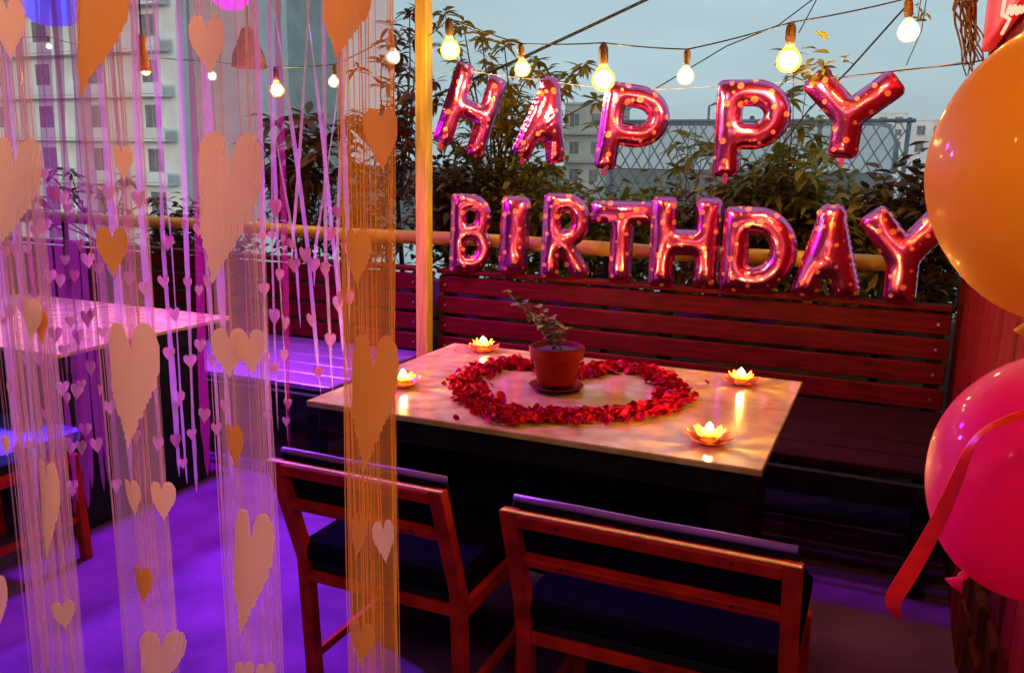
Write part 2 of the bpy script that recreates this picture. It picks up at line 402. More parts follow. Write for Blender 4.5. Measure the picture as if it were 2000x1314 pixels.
# lotus candle holders
amber = film('amber_petal_glass', (.70, .17, .02), .10, rough=.2, transl=.55)
flame_m = emis('flame', (1, .55, .09), 3200)
wax_m = emis('lit_wax', (1, .56, .05), 5)
def petal_lotus():
    vs = []; fs = []; n = 5
    for i in range(n+1):
        t = i/n; wdt = .016*math.sin(math.pi*min(1, .16+.84*t))**.8+.0008
        r = .018+.036*t; z = .004+.030*t**1.8
        for s in (-1, 0, 1): vs.append((s*wdt, r, z+.006*abs(s)*(1-t*.5)))
    for i in range(n):
        for k in range(2): a = i*3+k; fs.append((a, a+1, a+4, a+3))
    return vs, fs
lpv, lpf = petal_lotus(); lpm = MB().add(lpv, lpf).mesh('petal', True); lpm.materials.append(amber)
cup_m = MB().lathe([(.001, .002), (.021, .002), (.023, .024), (.020, .023), (.019, .006), (.001, .006)], 18).mesh('cup', True)
cup_m.materials.append(film('frosted_cup', (.9, .6, .2), .35, transl=.6))
wxm = MB().lathe([(.001, .006), (.0185, .006), (.0185, .019), (.006, .017), (.001, .017)], 16).mesh('wax', True); wxm.materials.append(wax_m)
flm = MB().lathe([(.0005, .0), (.006, .004), (.0100, .010), (.0075, .018), (.0030, .024), (.0003, .029)], 12).mesh('flame', True); flm.materials.append(flame_m)
bsm = MB().lathe([(.001, .0), (.032, .0), (.036, .004), (.020, .006), (.001, .006)], 20).mesh('dish', True); bsm.materials.append(mat('copper_dish', (.5, .16, .05), .3, .8))
for (px, py), lab in (((787, 752), 'lotus candle beside the orange heart strand at the table\'s left end'), ((943, 684), 'lotus candle at the back left of the table behind the pot'),
                      ((1446, 748), 'lotus candle at the back right corner of the marble table'), ((1384, 862), 'lotus candle at the front right of the table, nearest us')):
    p = at_z(px, py, .752)
    t = thing('lotus_candle', lab, 'candle', (p.x, p.y, .751), ps.uniform(0, 1), 'lotus candles on the table'); t.scale = [ps.uniform(.82, .95)]*3
    link('dish', bsm, None, t)
    for ringi, (n, sc_, tilt) in enumerate(((9, 1.2, -.30), (8, .95, .12))):
        for k in range(n):
            o = link('petal', lpm, None, t, (0, 0, .003+.002*ringi)); o.rotation_euler = (tilt+ps.uniform(-.06, .06), 0, 2*math.pi*(k+.5*ringi)/n); o.scale = (sc_, sc_, sc_)
    link('cup', cup_m, None, t, (0, 0, .004)).scale = (1.15, 1.15, 1.3); wx = link('wax', wxm, None, t, (0, 0, .005)); wx.scale = (1.15, 1.15, 1.5)
    link('flame', flm, None, wx, (0, 0, .019)).scale = (1, 1, .62)

# ------------------------------------------------------------------ foil letter balloons
def foil():
    if 'pink_foil' in MATS: return MATS['pink_foil']
    m = mat('pink_foil', (.86, .016, .36), .24, 1.0, var=.2, scale=5, bump=.16, bscale=10, coat=1, stretch=(1, 1, .6))
    t = m.node_tree; b = t.nodes['Principled BSDF']
    b.inputs['Coat IOR'].default_value = 2.1; b.inputs['Coat Roughness'].default_value = .2
    src = b.inputs['Base Color'].links[0].from_socket
    tc = [n for n in t.nodes if n.type == 'TEX_COORD'][0]
    vo = t.nodes.new('ShaderNodeTexVoronoi'); vo.inputs['Scale'].default_value = 17; sx = t.nodes.new('ShaderNodeSeparateXYZ'); cx = t.nodes.new('ShaderNodeCombineXYZ'); t.links.new(tc.outputs['Object'], sx.inputs[0])
    t.links.new(sx.outputs[0], cx.inputs[0]); t.links.new(sx.outputs[2], cx.inputs[1]); vo.voronoi_dimensions = '2D'; t.links.new(cx.outputs[0], vo.inputs['Vector'])
    rp = t.nodes.new('ShaderNodeValToRGB'); rp.color_ramp.elements[0].position = .22; rp.color_ramp.elements[1].position = .27
    rp.color_ramp.elements[0].color = (1, 1, 1, 1); rp.color_ramp.elements[1].color = (0, 0, 0, 1)
    sc_ = t.nodes.new('ShaderNodeSeparateColor'); t.links.new(vo.outputs['Color'], sc_.inputs[0])
    ad = t.nodes.new('ShaderNodeMath'); ad.operation = 'MULTIPLY_ADD'; t.links.new(sc_.outputs[0], ad.inputs[0]); ad.inputs[1].default_value = .20; t.links.new(vo.outputs['Distance'], ad.inputs[2])
    t.links.new(ad.outputs[0], rp.inputs[0])
    mx = t.nodes.new('ShaderNodeMix'); mx.data_type = 'RGBA'; mx.inputs['B'].default_value = (.95, .24, .14, 1)
    t.links.new(rp.outputs[0], mx.inputs['Factor']); t.links.new(src, mx.inputs['A']); t.links.new(mx.outputs['Result'], b.inputs['Base Color'])
    mr = t.nodes.new('ShaderNodeMapRange'); mr.inputs['To Min'].default_value = 1.0; mr.inputs['To Max'].default_value = .35
    t.links.new(rp.outputs[0], mr.inputs[0]); t.links.new(mr.outputs[0], b.inputs['Metallic'])
    return m
def arc(cx, cy, rx, ry, a0, a1, n=14):
    return [(cx+rx*math.cos(R(a0+(a1-a0)*i/n)), cy+ry*math.sin(R(a0+(a1-a0)*i/n))) for i in range(n+1)]
GL = {'H': [[(0, 0), (0, 1)], [(1, 0), (1, 1)], [(0, .5), (1, .5)]],
      'A': [[(0, 0), (.5, 1)], [(1, 0), (.5, 1)], [(.2, .30), (.8, .30)]],
      'P': [[(0, 0), (0, 1)], [(0, 1), (.5, 1)]+arc(.5, .70, .5, .30, 90, -90)+[(.5, .40), (0, .40)]],
      'Y': [[(0, 1), (.5, .5)], [(1, 1), (.5, .5)], [(.5, .52), (.5, 0)]],
      'B': [[(0, 0), (0, 1)], [(0, 1), (.45, 1)]+arc(.45, .76, .48, .24, 90, -90)+[(.45, .52), (0, .52)], [(0, .52), (.5, .52)]+arc(.5, .26, .5, .26, 90, -90)+[(.5, 0), (0, 0)]],
      'I': [[(.5, 0), (.5, 1)]],
      'R': [[(0, 0), (0, 1)], [(0, 1), (.5, 1)]+arc(.5, .74, .48, .26, 90, -90)+[(.5, .48), (0, .48)], [(.35, .46), (1, 0)]],
      'T': [[(.5, 0), (.5, 1)], [(0, 1), (1, 1)]],
      'D': [[(0, 0), (0, 1)], [(0, 1), (.4, 1)]+arc(.4, .5, .6, .5, 90, -90)+[(.4, 0), (0, 0)]]}
def letter_mesh(ch, W, Hh, r, seed=0):
    rs = np.random.default_rng(seed)
    st = .0065; m = .02; fl_ = .006
    xs = np.arange(-m, W+m+st, st); zs = np.arange(-m, Hh+m+st, st)
    X, Zg = np.meshgrid(xs, zs, indexing='ij'); sd = np.full(X.shape, 9.)
    for line in GL[ch]:
        pts = [(r+(W-2*r)*a, r+(Hh-2*r)*b) for a, b in line]
        for (ax, az), (bx, bz) in zip(pts[:-1], pts[1:]):
            dx, dz = bx-ax, bz-az; L = math.hypot(dx, dz)
            if L < 1e-6: continue
            ux, uz = dx/L, dz/L
            if len(pts) == 2:
                mx_, mz_ = (ax+bx)/2, (az+bz)/2
                u = abs((X-mx_)*ux+(Zg-mz_)*uz); v = abs(-(X-mx_)*uz+(Zg-mz_)*ux); rad = r*.45
                qx = np.maximum(u-(L/2+r*.95)+rad, 0); qz = np.maximum(v-r+rad, 0)
                d = np.hypot(qx, qz)-rad+np.minimum(np.maximum(u-(L/2+r*.95)+rad, v-r+rad), 0)
            else:
                tt = np.clip(((X-ax)*ux+(Zg-az)*uz)/L, 0, 1)
                d = np.hypot(X-ax-tt*dx, Zg-az-tt*dz)-r
            sd = np.minimum(sd, d)
    ins = sd < 0
    u = np.where(ins, (r*r)/2, 0.)
    for _ in range(500):
        lap = .25*(np.roll(u, 1, 0)+np.roll(u, -1, 0)+np.roll(u, 1, 1)+np.roll(u, -1, 1))+.25*st*st
        u = np.where(ins, lap, 0)
    hgt = np.sqrt(2*np.maximum(u, 0))*.92
    ph = rs.uniform(0, 6, 4)
    pk = np.sin(260*X+ph[0]+2*np.sin(40*Zg+ph[1]))*np.sin(240*Zg+ph[2]+2*np.sin(45*X+ph[3]))+.5*np.sin(90*X+70*Zg+ph[1])
    hgt = hgt*(1+.13*pk*np.exp(-np.maximum(-sd, 0)/.011)+.012*np.sin(60*X+ph[0]+40*Zg))+0.0008
    nx, nz = X.shape; mb_v = []; mb_f = []; cache = {}
    g = sd-fl_
    def vert(i, j, side):
        k = (i, j, side)
        if k not in cache: cache[k] = len(mb_v); mb_v.append((X[i, j], side*hgt[i, j], Zg[i, j]))
        return cache[k]
    def edge(a, b):
        k = (min(a, b), max(a, b))
        if k not in cache:
            ga, gb = g[k[0]], g[k[1]]; t_ = ga/(ga-gb)
            cache[k] = len(mb_v); mb_v.append((X[k[0]]*(1-t_)+X[k[1]]*t_, 0, Zg[k[0]]*(1-t_)+Zg[k[1]]*t_))
        return cache[k]
    for i in range(nx-1):
        for j in range(nz-1):
            c4 = [(i, j), (i+1, j), (i+1, j+1), (i, j+1)]
            if not any(g[c] < 0 for c in c4): continue
            for side in (-1, 1):
                poly = []
                for k in range(4):
                    a, b = c4[k], c4[(k+1) % 4]
                    if g[a] < 0: poly.append(vert(*a, side))
                    if (g[a] < 0) != (g[b] < 0): poly.append(edge(a, b))
                if len(poly) >= 3: mb_f.append(poly if side < 0 else poly[::-1])
    mb = MB(); mb.v = [(x-W/2, y, z) for x, y, z in mb_v]; mb.f = [tuple(f) for f in mb_f]
    return mb
cordm = mat('thin_thread', (.5, .45, .42), .7)
def facing(p): return math.atan2(p.x, -(-p.y))*-1          # turn about z that makes the front (-y) look at the eye
def balloon_letter(ch, bbox, y, label, grp, lean=0, yaw=0, r=.055, hang=False, seed=0, wfac=1.0):
    x0, x1, y0, y1 = bbox
    base = at_y((x0+x1)/2, y1, y); top = at_y((x0+x1)/2, y0, y)
    Hh = top.z-base.z; Wd = size(x1-x0, base)*wfac
    o = letter_mesh(ch, Wd, Hh, r, seed).build('letter_balloon', foil(), None, True)
    for pgn in o.data.polygons: pgn.use_smooth = True
    o.location = base
    o.rotation_euler = Euler((0, lean, facing(base)+yaw), 'XYZ')
    tag(o, label, 'balloon', grp)
    tb = MB(); tb.box((0, 0, -.012), (.022, .0012, .034)); tb.build('valve_tab', foil(), o, loc=((0 if ch in 'YT' else -Wd/2+r), 0, -.004)) if hang else None
    return o, Hh, Wd
G1, G2 = 'hanging foil letters of the upper word', 'foil letters standing on the bench back'
HY = 3.78
hl = [('H', (842, 946, 128, 292), R(19), R(18), .042, 'pink foil letter H of the upper word, beside the post'),
      ('A', (1000, 1102, 150, 312), R(9), R(22), .043, 'pink foil letter A of the upper word'),
      ('P', (1160, 1288, 168, 335), R(7), R(10), .044, 'pink foil letter P, first of the two in the upper word'),
      ('P', (1395, 1530, 158, 345), R(0), R(0), .049, 'pink foil letter P, second of the two in the upper word'),
      ('Y', (1560, 1728, 145, 308), R(4), R(-4), .052, 'pink foil letter Y of the upper word, hanging at the right')]
tops = []
for i, (ch, bb, ln, yw, r, lab) in enumerate(hl):
    o, Hh, Wd = balloon_letter(ch, bb, HY, lab, G1, ln, yw, r, True, i)
    tops.append(at_y((bb[0]+bb[1])/2, bb[2]+6, HY+.03))
bl = [('B', (879, 957, 392, 540), .036), ('I', (970, 1031, 394, 545), .068), ('R', (1056, 1145, 387, 549), .040), ('T', (1148, 1272, 396, 552), .049),
      ('H', (1268, 1398, 388, 562), .053), ('D', (1408, 1545, 404, 568), .053), ('A', (1553, 1670, 400, 578), .052), ('Y', (1680, 1832, 403, 583), .058)]
nxt = ['beside the post', 'standing next to the B', 'standing between I and T', 'with a wide drooping bar', 'with two broad uprights', 'standing between H and A', 'standing next to the last letter', 'at the right end of the bench']
for i, ((ch, bb, r), nn) in enumerate(zip(bl, nxt)):
    base = at_y((bb[0]+bb[1])/2, bb[3], 3.9)
    o, Hh, Wd = balloon_letter(ch, bb, 3.905, f'magenta foil letter {ch} of the lower word, {nn}', G2, R(2 if i < 3 else 0), R([4, -3, 5, -6, 3, -4, 2, 3][i]), r, False, 20+i)
    o.location.z = .906; o.rotation_euler.x = R(-3)
pts = [at_y(845, 150, HY+.03)]+tops+[at_y(1890, 120, HY+.03)]
line = []
for a, b in zip(pts[:-1], pts[1:]):
    for i in range(8):
        t = i/8; line.append(a.lerp(b, t)-Vector((0, 0, .05*4*t*(1-t)*(a-b).length*.3)))
line.append(pts[-1])
tag(MB().tube(line, .0016, 5).build('balloon_thread', cordm, None, True), 'thin thread that carries the upper word of foil letters', 'thread')

# ------------------------------------------------------------------ round latex balloons
def latex(label, centre, rad, m, knot_dir, name='round_balloon'):
    t = thing(name, label, 'balloon', centre, 0, 'round party balloons')
    prof = []
    for i in range(33):
        a = math.pi*i/32; rr_ = rad*math.sin(a)*(1-.10*max(0, -math.cos(math.pi-a)*-1)*0); z = -rad*1.10*math.cos(a)
        if z < 0: rr_ *= 1-.10*(z/rad)**2
        prof.append((max(rr_, .0008), z))
    s = MB().lathe(prof, 56).build('skin', m, t, True)
    k = MB().lathe([(.004, -.0), (.006, -.010), (.004, -.014), (.013, -.026), (.002, -.024)], 14).build('knot', m, t, True, (0, 0, -rad*1.10+.003))
    t.rotation_euler = knot_dir
    return t
org = film('orange_latex', (1, .54, .03), .02, rough=.5, transl=.5, spec=.15, coat=.3)
pnk = film('pink_latex', (.95, .010, .20), .02, rough=.5, transl=.5, spec=.15, coat=.3)
D_b = .98
c1 = at_d(2110, 335, D_b); latex('big glossy orange balloon at the upper right', c1, .158, org, (R(10), R(8), 0))
c2_ = at_d(2072, 935, D_b+.06); bp2 = latex('big glossy hot pink balloon with a red ribbon', c2_, .155, pnk, (R(-25), R(40), 0))
# ribbon over the pink balloon
rib = [(2040, 795, .88), (2000, 808, .88), (1960, 822, .87), (1912, 842, .87), (1890, 880, .87), (1868, 935, .885), (1843, 995, .90), (1818, 1045, .91), (1790, 1095, .92), (1760, 1145, .925), (1742, 1170, .93), (1745, 1190, .93), (1762, 1216, .935)]
wid = [20, 20, 18, 10, 22, 30, 34, 36, 40, 42, 40, 30, 4]
vs = []; fs = []
for i, (x, y, d) in enumerate(rib):
    a = Vector(rib[max(i-1, 0)][:2]); b = Vector(rib[min(i+1, len(rib)-1)][:2]); tn = (b-a).normalized(); nn = Vector((-tn.y, tn.x))*wid[i]*.5
    for s in (-1, 1): vs.append(at_d(x+nn.x*s, y+nn.y*s, d+.006*s))
for i in range(len(rib)-1): fs.append((2*i, 2*i+1, 2*i+3, 2*i+2))
ro = MB().add(vs, fs).build('satin_ribbon', mat('red_satin', (.80, .012, .012), .35, var=.15, scale=40, spec=.6), None, True)
sm = ro.modifiers.new('thick', 'SOLIDIFY'); sm.thickness = .0008
sb = ro.modifiers.new('sub', 'SUBSURF'); sb.levels = 2; sb.render_levels = 2
tag(ro, 'bright red satin ribbon trailing across the pink balloon', 'ribbon')

# ------------------------------------------------------------------ string lights
sock_m = mat('brown_socket', (.10, .05, .02), .5, var=.3)
core_m = emis('lit_filament', (1, .60, .17), 900)
def glowglass(name, c, s_, clear):
    m = emis(name, c, s_); t = m.node_tree; o = t.nodes['Material Output']; e = t.nodes['Emission']
    tr = t.nodes.new('ShaderNodeBsdfTransparent'); mx = t.nodes.new('ShaderNodeMixShader'); mx.inputs[0].default_value = clear
    t.links.new(e.outputs[0], mx.inputs[1]); t.links.new(tr.outputs[0], mx.inputs[2]); t.links.new(mx.outputs[0], o.inputs[0]); return m
glassm = glowglass('amber_halo_glass', (1, .66, .05), 2.2, .35)  # yellow halo of the lit bulb put into the glass as glow
whitem = glowglass('frosted_bulb_glass', (1, .84, .66), 1.3, .4)
sock_me = MB().lathe([(.001, .0), (.008, -.006), (.013, -.014), (.0145, -.024), (.0145, -.052), (.012, -.060), (.012, -.070), (.001, -.070)], 14).mesh('bulb_socket', True); sock_me.materials.append(sock_m)
gl_prof = [(.012, -.066), (.017, -.075), (.028, -.088), (.034, -.102), (.035, -.112), (.031, -.126), (.020, -.138), (.0008, -.143)]
gA = MB().lathe(gl_prof, 18).mesh('bulb', True); gA.materials.append(glassm)
gB = MB().lathe(gl_prof, 18).mesh('bulb', True); gB.materials.append(whitem)
co = ball(.026, 12, 8, (0, 0, -.108)).mesh('filament', True); co.materials.append(core_m)
co2 = ball(.024, 12, 8, (0, 0, -.108)).mesh('filament', True); co2.materials.append(emis('dim_filament', (1, .70, .40), 60))
co3 = ball(.018, 10, 6, (0, 0, -.108)).mesh('filament', True); co3.materials.append(emis('bright_filament', (1, .64, .38), 1900))
co4 = ball(.018, 10, 6, (0, 0, -.108)).mesh('filament', True); co4.materials.append(emis('added_amber_filament', (1, .46, .05), 2000))  # for the unseen bulbs added at the end of the main string
cable_m = mat('black_cable', (.012, .010, .010), .6)
def string_lights(label, pts, ends, sag=.05):
    """pts: bulb top points in order, flag warm/white; ends: two anchors"""
    t = thing('string_lights', label, 'string lights', pts[0][0])
    o0 = pts[0][0]
    chain = [ends[0]]+[p for p, k, s in pts]+[ends[1]]; ln = []
    for a, b in zip(chain[:-1], chain[1:]):
        L = (a-b).length
        for i in range(8): q = i/8; ln.append(a.lerp(b, q)-Vector((0, 0, sag*L*q*(1-q)))-o0)
    ln.append(chain[-1]-o0)
    MB().tube(ln, .0028, 6).build('cord', cable_m, t, True)
    for p, k, s in pts:
        so_ = link('bulb_socket', sock_me, None, t, p-o0+Vector((0, 0, .004))); so_.scale = (s, s, s)
        so_.rotation_euler = (random.uniform(-.12, .12), random.uniform(-.12, .12), 0)
        link('bulb', gA if k else gB, None, so_); link('filament', (co2, co, co3, co4)[k], None, so_)
    return t
BY = 3.5
def bp(px, py, k, s=1, y=BY):
    s *= 1.1
    return (at_y(px, py, y)+Vector((0, 0, .108*s)), k, s)
string_lights('string of glowing bulbs slung from the post to the board wall, the last three unseen and added', [bp(876, 100, 1, 1.15), bp(1015, 137, 1, .9), bp(1176, 158, 1, 1.25), bp(1340, 152, 0, .9), bp(1540, 122, 1, 1.2), bp(1767, 66, 0, 1), (Vector((-.08, 3.05, 2.34)), 3, 1.2), (Vector((-.05, 2.5, 2.32)), 3, 1.2), (Vector((-.02, 1.95, 2.34)), 3, 1.2)],  # last three added out of view to light letters and table from the right
              [at_y(838, 70, 3.8), Vector((.29, 1.5, 2.6))])
string_lights('string of bulbs glowing behind the heart curtain', [bp(95, 92, 0, .6, 4.6), bp(280, 140, 1, .8, 4.3), bp(411, 150, 0, .8, 4.3), bp(540, 178, 1, 1.1, 4.1), bp(655, 162, 0, .8, 4.0), bp(770, 114, 0, .95, 3.9)],
              [at_y(-200, 60, 4.8), at_y(818, 90, 3.87)])
# unseen bulbs added under the canopy to warm hearts, chairs and balloons
string_lights('unseen added string of warm bulbs under the canopy', [(Vector((x, y, z)), 2, 1.0) for x, y, z in ((.16, .10, 2.16), (-.22, -.15, 2.14), (-.62, -.30, 2.13), (-1.05, -.25, 2.14), (-1.5, .05, 2.16))],
              [Vector((.30, .3, 2.66)), Vector((-3.0, .6, 2.66))])

# ------------------------------------------------------------------ coloured lamps
def flood(name, label, p, c, watts, aim, glow, rad=.10, spot=160, blend=.6):
    t = thing(name, label, 'lamp', p)
    MB().lathe([(.02, .16), (rad*.6, .15), (rad, .06), (rad*1.05, .0), (rad*.98, -.005)], 24).build('housing', mat('lamp_housing', (.03, .03, .035), .4, .5), t, True)
    MB().lathe([(.001, -rad*.75), (rad*.5, -rad*.66), (rad*.85, -rad*.35), (rad*.95, .0)], 24).build('diffuser', emis(name+'_diffuser', glow, 1.0), t, True)
    MB().tube([(0, 0, .15), (0, 0, 2.70-p.z)], .008, 8).build('rod', black, t)
    l = bpy.data.lights.new('beam', 'SPOT'); l.energy = watts; l.color = c; l.spot_size = R(spot); l.spot_blend = blend; l.shadow_soft_size = .07
    lo = bpy.data.objects.new('beam', l); col.objects.link(lo); lo.parent = t; lo.location = (0, 0, -rad-.05)
    d = Vector(aim)-Vector(p); lo.rotation_euler = d.to_track_quat('-Z', 'Y').to_euler()
    return t
flood('violet_lamp', 'blue violet lamp at the upper left above the violet table', at_y(100, 0, 2.8), (.36, .09, 1), 560, (-2.6, 1.9, 0), (.16, .14, 1.6), .15, 135, 1)
flood('magenta_lamp', 'magenta lamp at the top edge behind the heart curtain', at_y(450, -12, 3.0), (.50, .01, 1), 420, (-1.75, 2.45, 0), (1.2, .05, 1.3), .09, 140, 1)
flood('unseen_red_lamp', 'unseen red lamp added under the canopy', Vector((.1, .1, 2.35)), (1, .10, .03), 14, (-.4, 1.7, .7), (1.6, .1, .05), .09)  # added out of view to throw red light on the near chairs

# neon style sign on the wall
sg = thing('lit_sign', 'red lit sign with pale handwriting at the top right corner', 'sign', (.285, 3.35, 2.0))
def at_x(px, py, x):
    r = ROT@_ray(px, py); return Vector(EYE + r*x/r[0])
so3 = Vector(sg.location)
MB().box((-.02, -.10, .38), (.04, 1.30, .96), bev=.006).build('panel', mat('red_sign_face', (.55, .012, .008), .35, var=.2, emit=(1, .02, .01), es=.35), sg)
for k, ln in enumerate(([(1966, -18), (1961, 5), (1957, 30), (1966, 34), (1972, 38), (1967, 48), (1957, 66)], [(1966, 30), (1973, 13), (1976, 28), (1982, 12), (1986, 27), (1992, 14), (1995, 24), (2010, 2)])):
    pp = [at_x(x, y, .235)-so3 for x, y in ln]
    MB().tube(pp, .005, 6).build('script_stroke', emis('sign_tube', (1, .45, .30), 1.6), sg, True)

# ------------------------------------------------------------------ hanging lamps behind the curtain
def pendant(label, p, rad, m, glow):
    t = thing('pendant_lamp', label, 'lamp', p)
    MB().lathe([(.012, .16), (.03, .15), (rad*.55, .10), (rad*.9, .03), (rad, -.03), (rad*.97, -.03), (rad*.85, .03), (rad*.5, .09), (.01, .13)], 26).build('shade', m, t, True)
    MB().tube([(0, 0, .15), (0, 0, 2.70-p.z)], .004, 6).build('flex', cable_m, t)
    ball(.028, 12, 8, (0, 0, .02)).build('bulb', glow, t, True)
    return t
pendant('brown wicker pendant lamp with a violet rim seen through the curtain', at_y(486, 120, 3.5), .085, mat('wicker_shade', (.35, .12, .03), .6, var=.4, scale=40, bump=.5, bscale=90), emis('pendant_glow', (1, .45, .08), 30))
pendant('small orange lantern hanging among the left strands', at_y(280, 128, 3.6), .035, mat('orange_shade', (.7, .2, .05), .5), emis('pendant_glow', None, 0))

# ------------------------------------------------------------------ cables across the sky
for lab, pts, r in (('thick black cable rising from the post to the upper right', [(848, 188), (1010, 118), (1135, 60), (1262, 0), (1330, -32)], .0075),
                    ('thin black wire running up towards the right bulb', [(1580, 215), (1660, 135), (1745, 40), (1800, -20)], .0045),
                    ('faint wire crossing the sky behind the second P', [(1270, 180), (1420, 90), (1520, 50), (1600, -10)], .0028),
                    ('faint wire hanging above the fourth bulb', [(1560, 65), (1600, -10)], .0028),
                    ('thin wire sagging from the letter Y to the board wall', [(1640, 152), (1760, 138), (1890, 124), (1960, 110)], .0032),
                    ('thin wire falling through the leaves below the upper Y', [(1585, 208), (1530, 280), (1500, 340), (1470, 380)], .004),
                    ('faint wire hanging at the right of the sky', [(1812, -20), (1800, 60), (1770, 128)], .002)):
    tag(MB().tube([at_y(x, y, 4.0+.1*(r*1000 % 3)) for x, y in pts], r, 6).build('cable', cable_m, None, True), lab, 'cable', 'cables over the terrace')

# ------------------------------------------------------------------ foliage
def leafmat(name, c, c2=None):
    if name in MATS: return MATS[name]
    m = mat(name, c, .45, var=.5, scale=3.5, c2=c2)
    t = m.node_tree; b = t.nodes['Principled BSDF']; o = t.nodes['Material Output']
    tl = t.nodes.new('ShaderNodeBsdfTranslucent'); mx = t.nodes.new('ShaderNodeMixShader'); mx.inputs[0].default_value = .3
    t.links.new(b.inputs['Base Color'].links[0].from_socket, tl.inputs[0])
    t.links.new(b.outputs[0], mx.inputs[1]); t.links.new(tl.outputs[0], mx.inputs[2]); t.links.new(mx.outputs[0], o.inputs[0])
    return m
def leaves(mb, items, fold=.3):
    """items: (pos, yaw, pitch, roll, length, width, droop)"""
    for p, yw, pt, rl, L, Wl, dr in items:
        vs, fs = leaf_verts(L, Wl, fold, dr)
        m = Euler((pt, rl, yw)).to_matrix(); mb.add([m@Vector(v)+p for v in vs], fs)
def rosette(mb, p, n, L, rg):
    a0 = rg.uniform(0, 6)
    it = []
    for k in range(n):
        it.append((p+Vector((0, 0, rg.uniform(-.02, .02))), a0+k*2.4, rg.uniform(-.5, .7), rg.uniform(-.4, .4), L*rg.uniform(.7, 1.1), L*rg.uniform(.24, .34), rg.uniform(.15, .6)))
    leaves(mb, it)
def branch_tree(label, base, tips, m_leaf, seed, L=.13, n=11, extra=0, spread=.25, r0=.022, group='trees and plants behind the rail'):
    rg = random.Random(seed); t = thing('leafy_tree', label, 'tree', base, 0, group)
    tr = MB(); cr = MB(); b0 = Vector((0, 0, 0))
    hmax = max(q.z for q in tips)-base.z
    mid = sum((q-base for q in tips), Vector())/len(tips); fork = Vector((mid.x*.4, mid.y*.4, hmax*.45))
    tr.tube([b0, Vector((fork.x*.3, fork.y*.3, fork.z*.5)), fork], [r0, r0*.8, r0*.6], 7)
    for q in tips:
        e = q-base; mdp = fork.lerp(e, .5)+Vector((rg.uniform(-.08, .08), rg.uniform(-.05, .05), rg.uniform(0, .1)*e.z))
        if e.z < fork.z: st = fork*max(.2, e.z/fork.z*.8)
        else: st = fork
        tr.tube([st, st.lerp(mdp, .6), mdp.lerp(e, .5), e], [r0*.42, r0*.32, r0*.22, r0*.15], 5)
        rosette(cr, e, n, L, rg)
        for k in range(extra):
            s = st.lerp(e, rg.uniform(.35, 1)); d = Vector((rg.gauss(0, spread), rg.gauss(0, spread*.7), rg.gauss(0, spread*.8)))*.5
            rosette(cr, s+d, max(5, n-3), L*rg.uniform(.7, 1), rg)
    tr.build('trunk', mat('bark', (.09, .045, .025), .85, var=.4, scale=14, bump=.5), t, True)
    cr.build('crown', m_leaf, t)
    return t
def shrub(label, px, py_top, py_bot, y, wpx, m_leaf, seed, nleaf=420, L=.075, wl=.5, name='leafy_shrub', base_z=.26, dense=1.0):
    rg = random.Random(seed); top = at_y(px, py_top, y); w_ = size(wpx, top)
    base = Vector((top.x, y, base_z)); t = thing(name, label, 'shrub', base, 0, 'trees and plants behind the rail')
    hh = top.z-base_z; bot = at_y(px, py_bot, y).z-base_z
    st = MB(); cr = MB(); ns = 9; ends = []
    for k in range(ns):
        e = Vector((rg.uniform(-.5, .5)*w_, rg.uniform(-.3, .3)*w_, hh*rg.uniform(.6, .97)))
        q = [Vector((e.x*.15, e.y*.15, 0)), Vector((e.x*.5, e.y*.5, e.z*.5)), e]
        st.tube(q, [.009, .006, .003], 5); ends.append(q)
    for k in range(nleaf):
        q = rg.choice(ends); u = rg.uniform(.25, 1)**.7
        p = (q[0]*(1-u)**2+q[1]*2*u*(1-u)+q[2]*u*u)
        p = p+Vector((rg.gauss(0, .09), rg.gauss(0, .08), rg.gauss(0, .06)))*dense
        if p.z < bot*.92 and rg.random() < .65: continue
        leaves(cr, [(p, rg.uniform(0, 6.3), rg.uniform(-.6, .8), rg.uniform(-.5, .5), L*rg.uniform(.6, 1.2), L*wl*rg.uniform(.7, 1.1), rg.uniform(0, .5))])
    st.build('stems', mat('bark', None), t, True); cr.build('foliage', m_leaf, t); return t
lf_olive = leafmat('leaf_olive', (.20, .15, .010), (.40, .29, .016))
lf_green = leafmat('leaf_green', (.14, .15, .012), (.30, .28, .02))
lf_dark = leafmat('leaf_dark_red', (.08, .028, .012), (.20, .075, .02))
lf_red_lit = leafmat('leaf_red_lit', (.10, .03, .02), (.22, .06, .03))  # reddish light put into the leaf colour
def tips(lst, y, dy, seed):
    rg = random.Random(seed); return [at_y(x, yy, y+rg.uniform(-dy, dy)) for x, yy in lst]
branch_tree('tall tree with whorled leaves standing right of the post', Vector((-2.35, 5.0, .26)),
            tips([(905, 48), (868, 28), (940, 75), (985, 90), (962, 130), (1050, 118), (1068, 150), (1000, 185), (1140, 128), (1165, 195), (965, 225), (905, 215), (880, 270), (1000, 270), (1040, 215), (920, 300), (1010, 320), (1080, 330)], 4.9, .35, 2), lf_olive, 21, .12, 13, 7, .20)
branch_tree('reddish lit tree left of the post behind the orange strand', Vector((-3.0, 5.0, .26)),
            tips([(800, 30), (812, 75), (775, 85), (745, 120), (795, 140), (760, 165), (800, 190), (745, 230), (785, 260), (805, 320), (740, 300), (700, 330), (780, 370), (690, 240), (655, 330)], 4.95, .3, 3), lf_red_lit, 22, .115, 13, 7, .22)
branch_tree('dark spiky plant behind the middle strands', Vector((-3.75, 5.0, .26)),
            tips([(540, 240), (575, 260), (600, 230), (560, 310), (620, 300), (530, 330), (590, 350), (640, 270), (510, 280)], 4.9, .25, 4), lf_dark, 23, .2, 12, 5, .22)
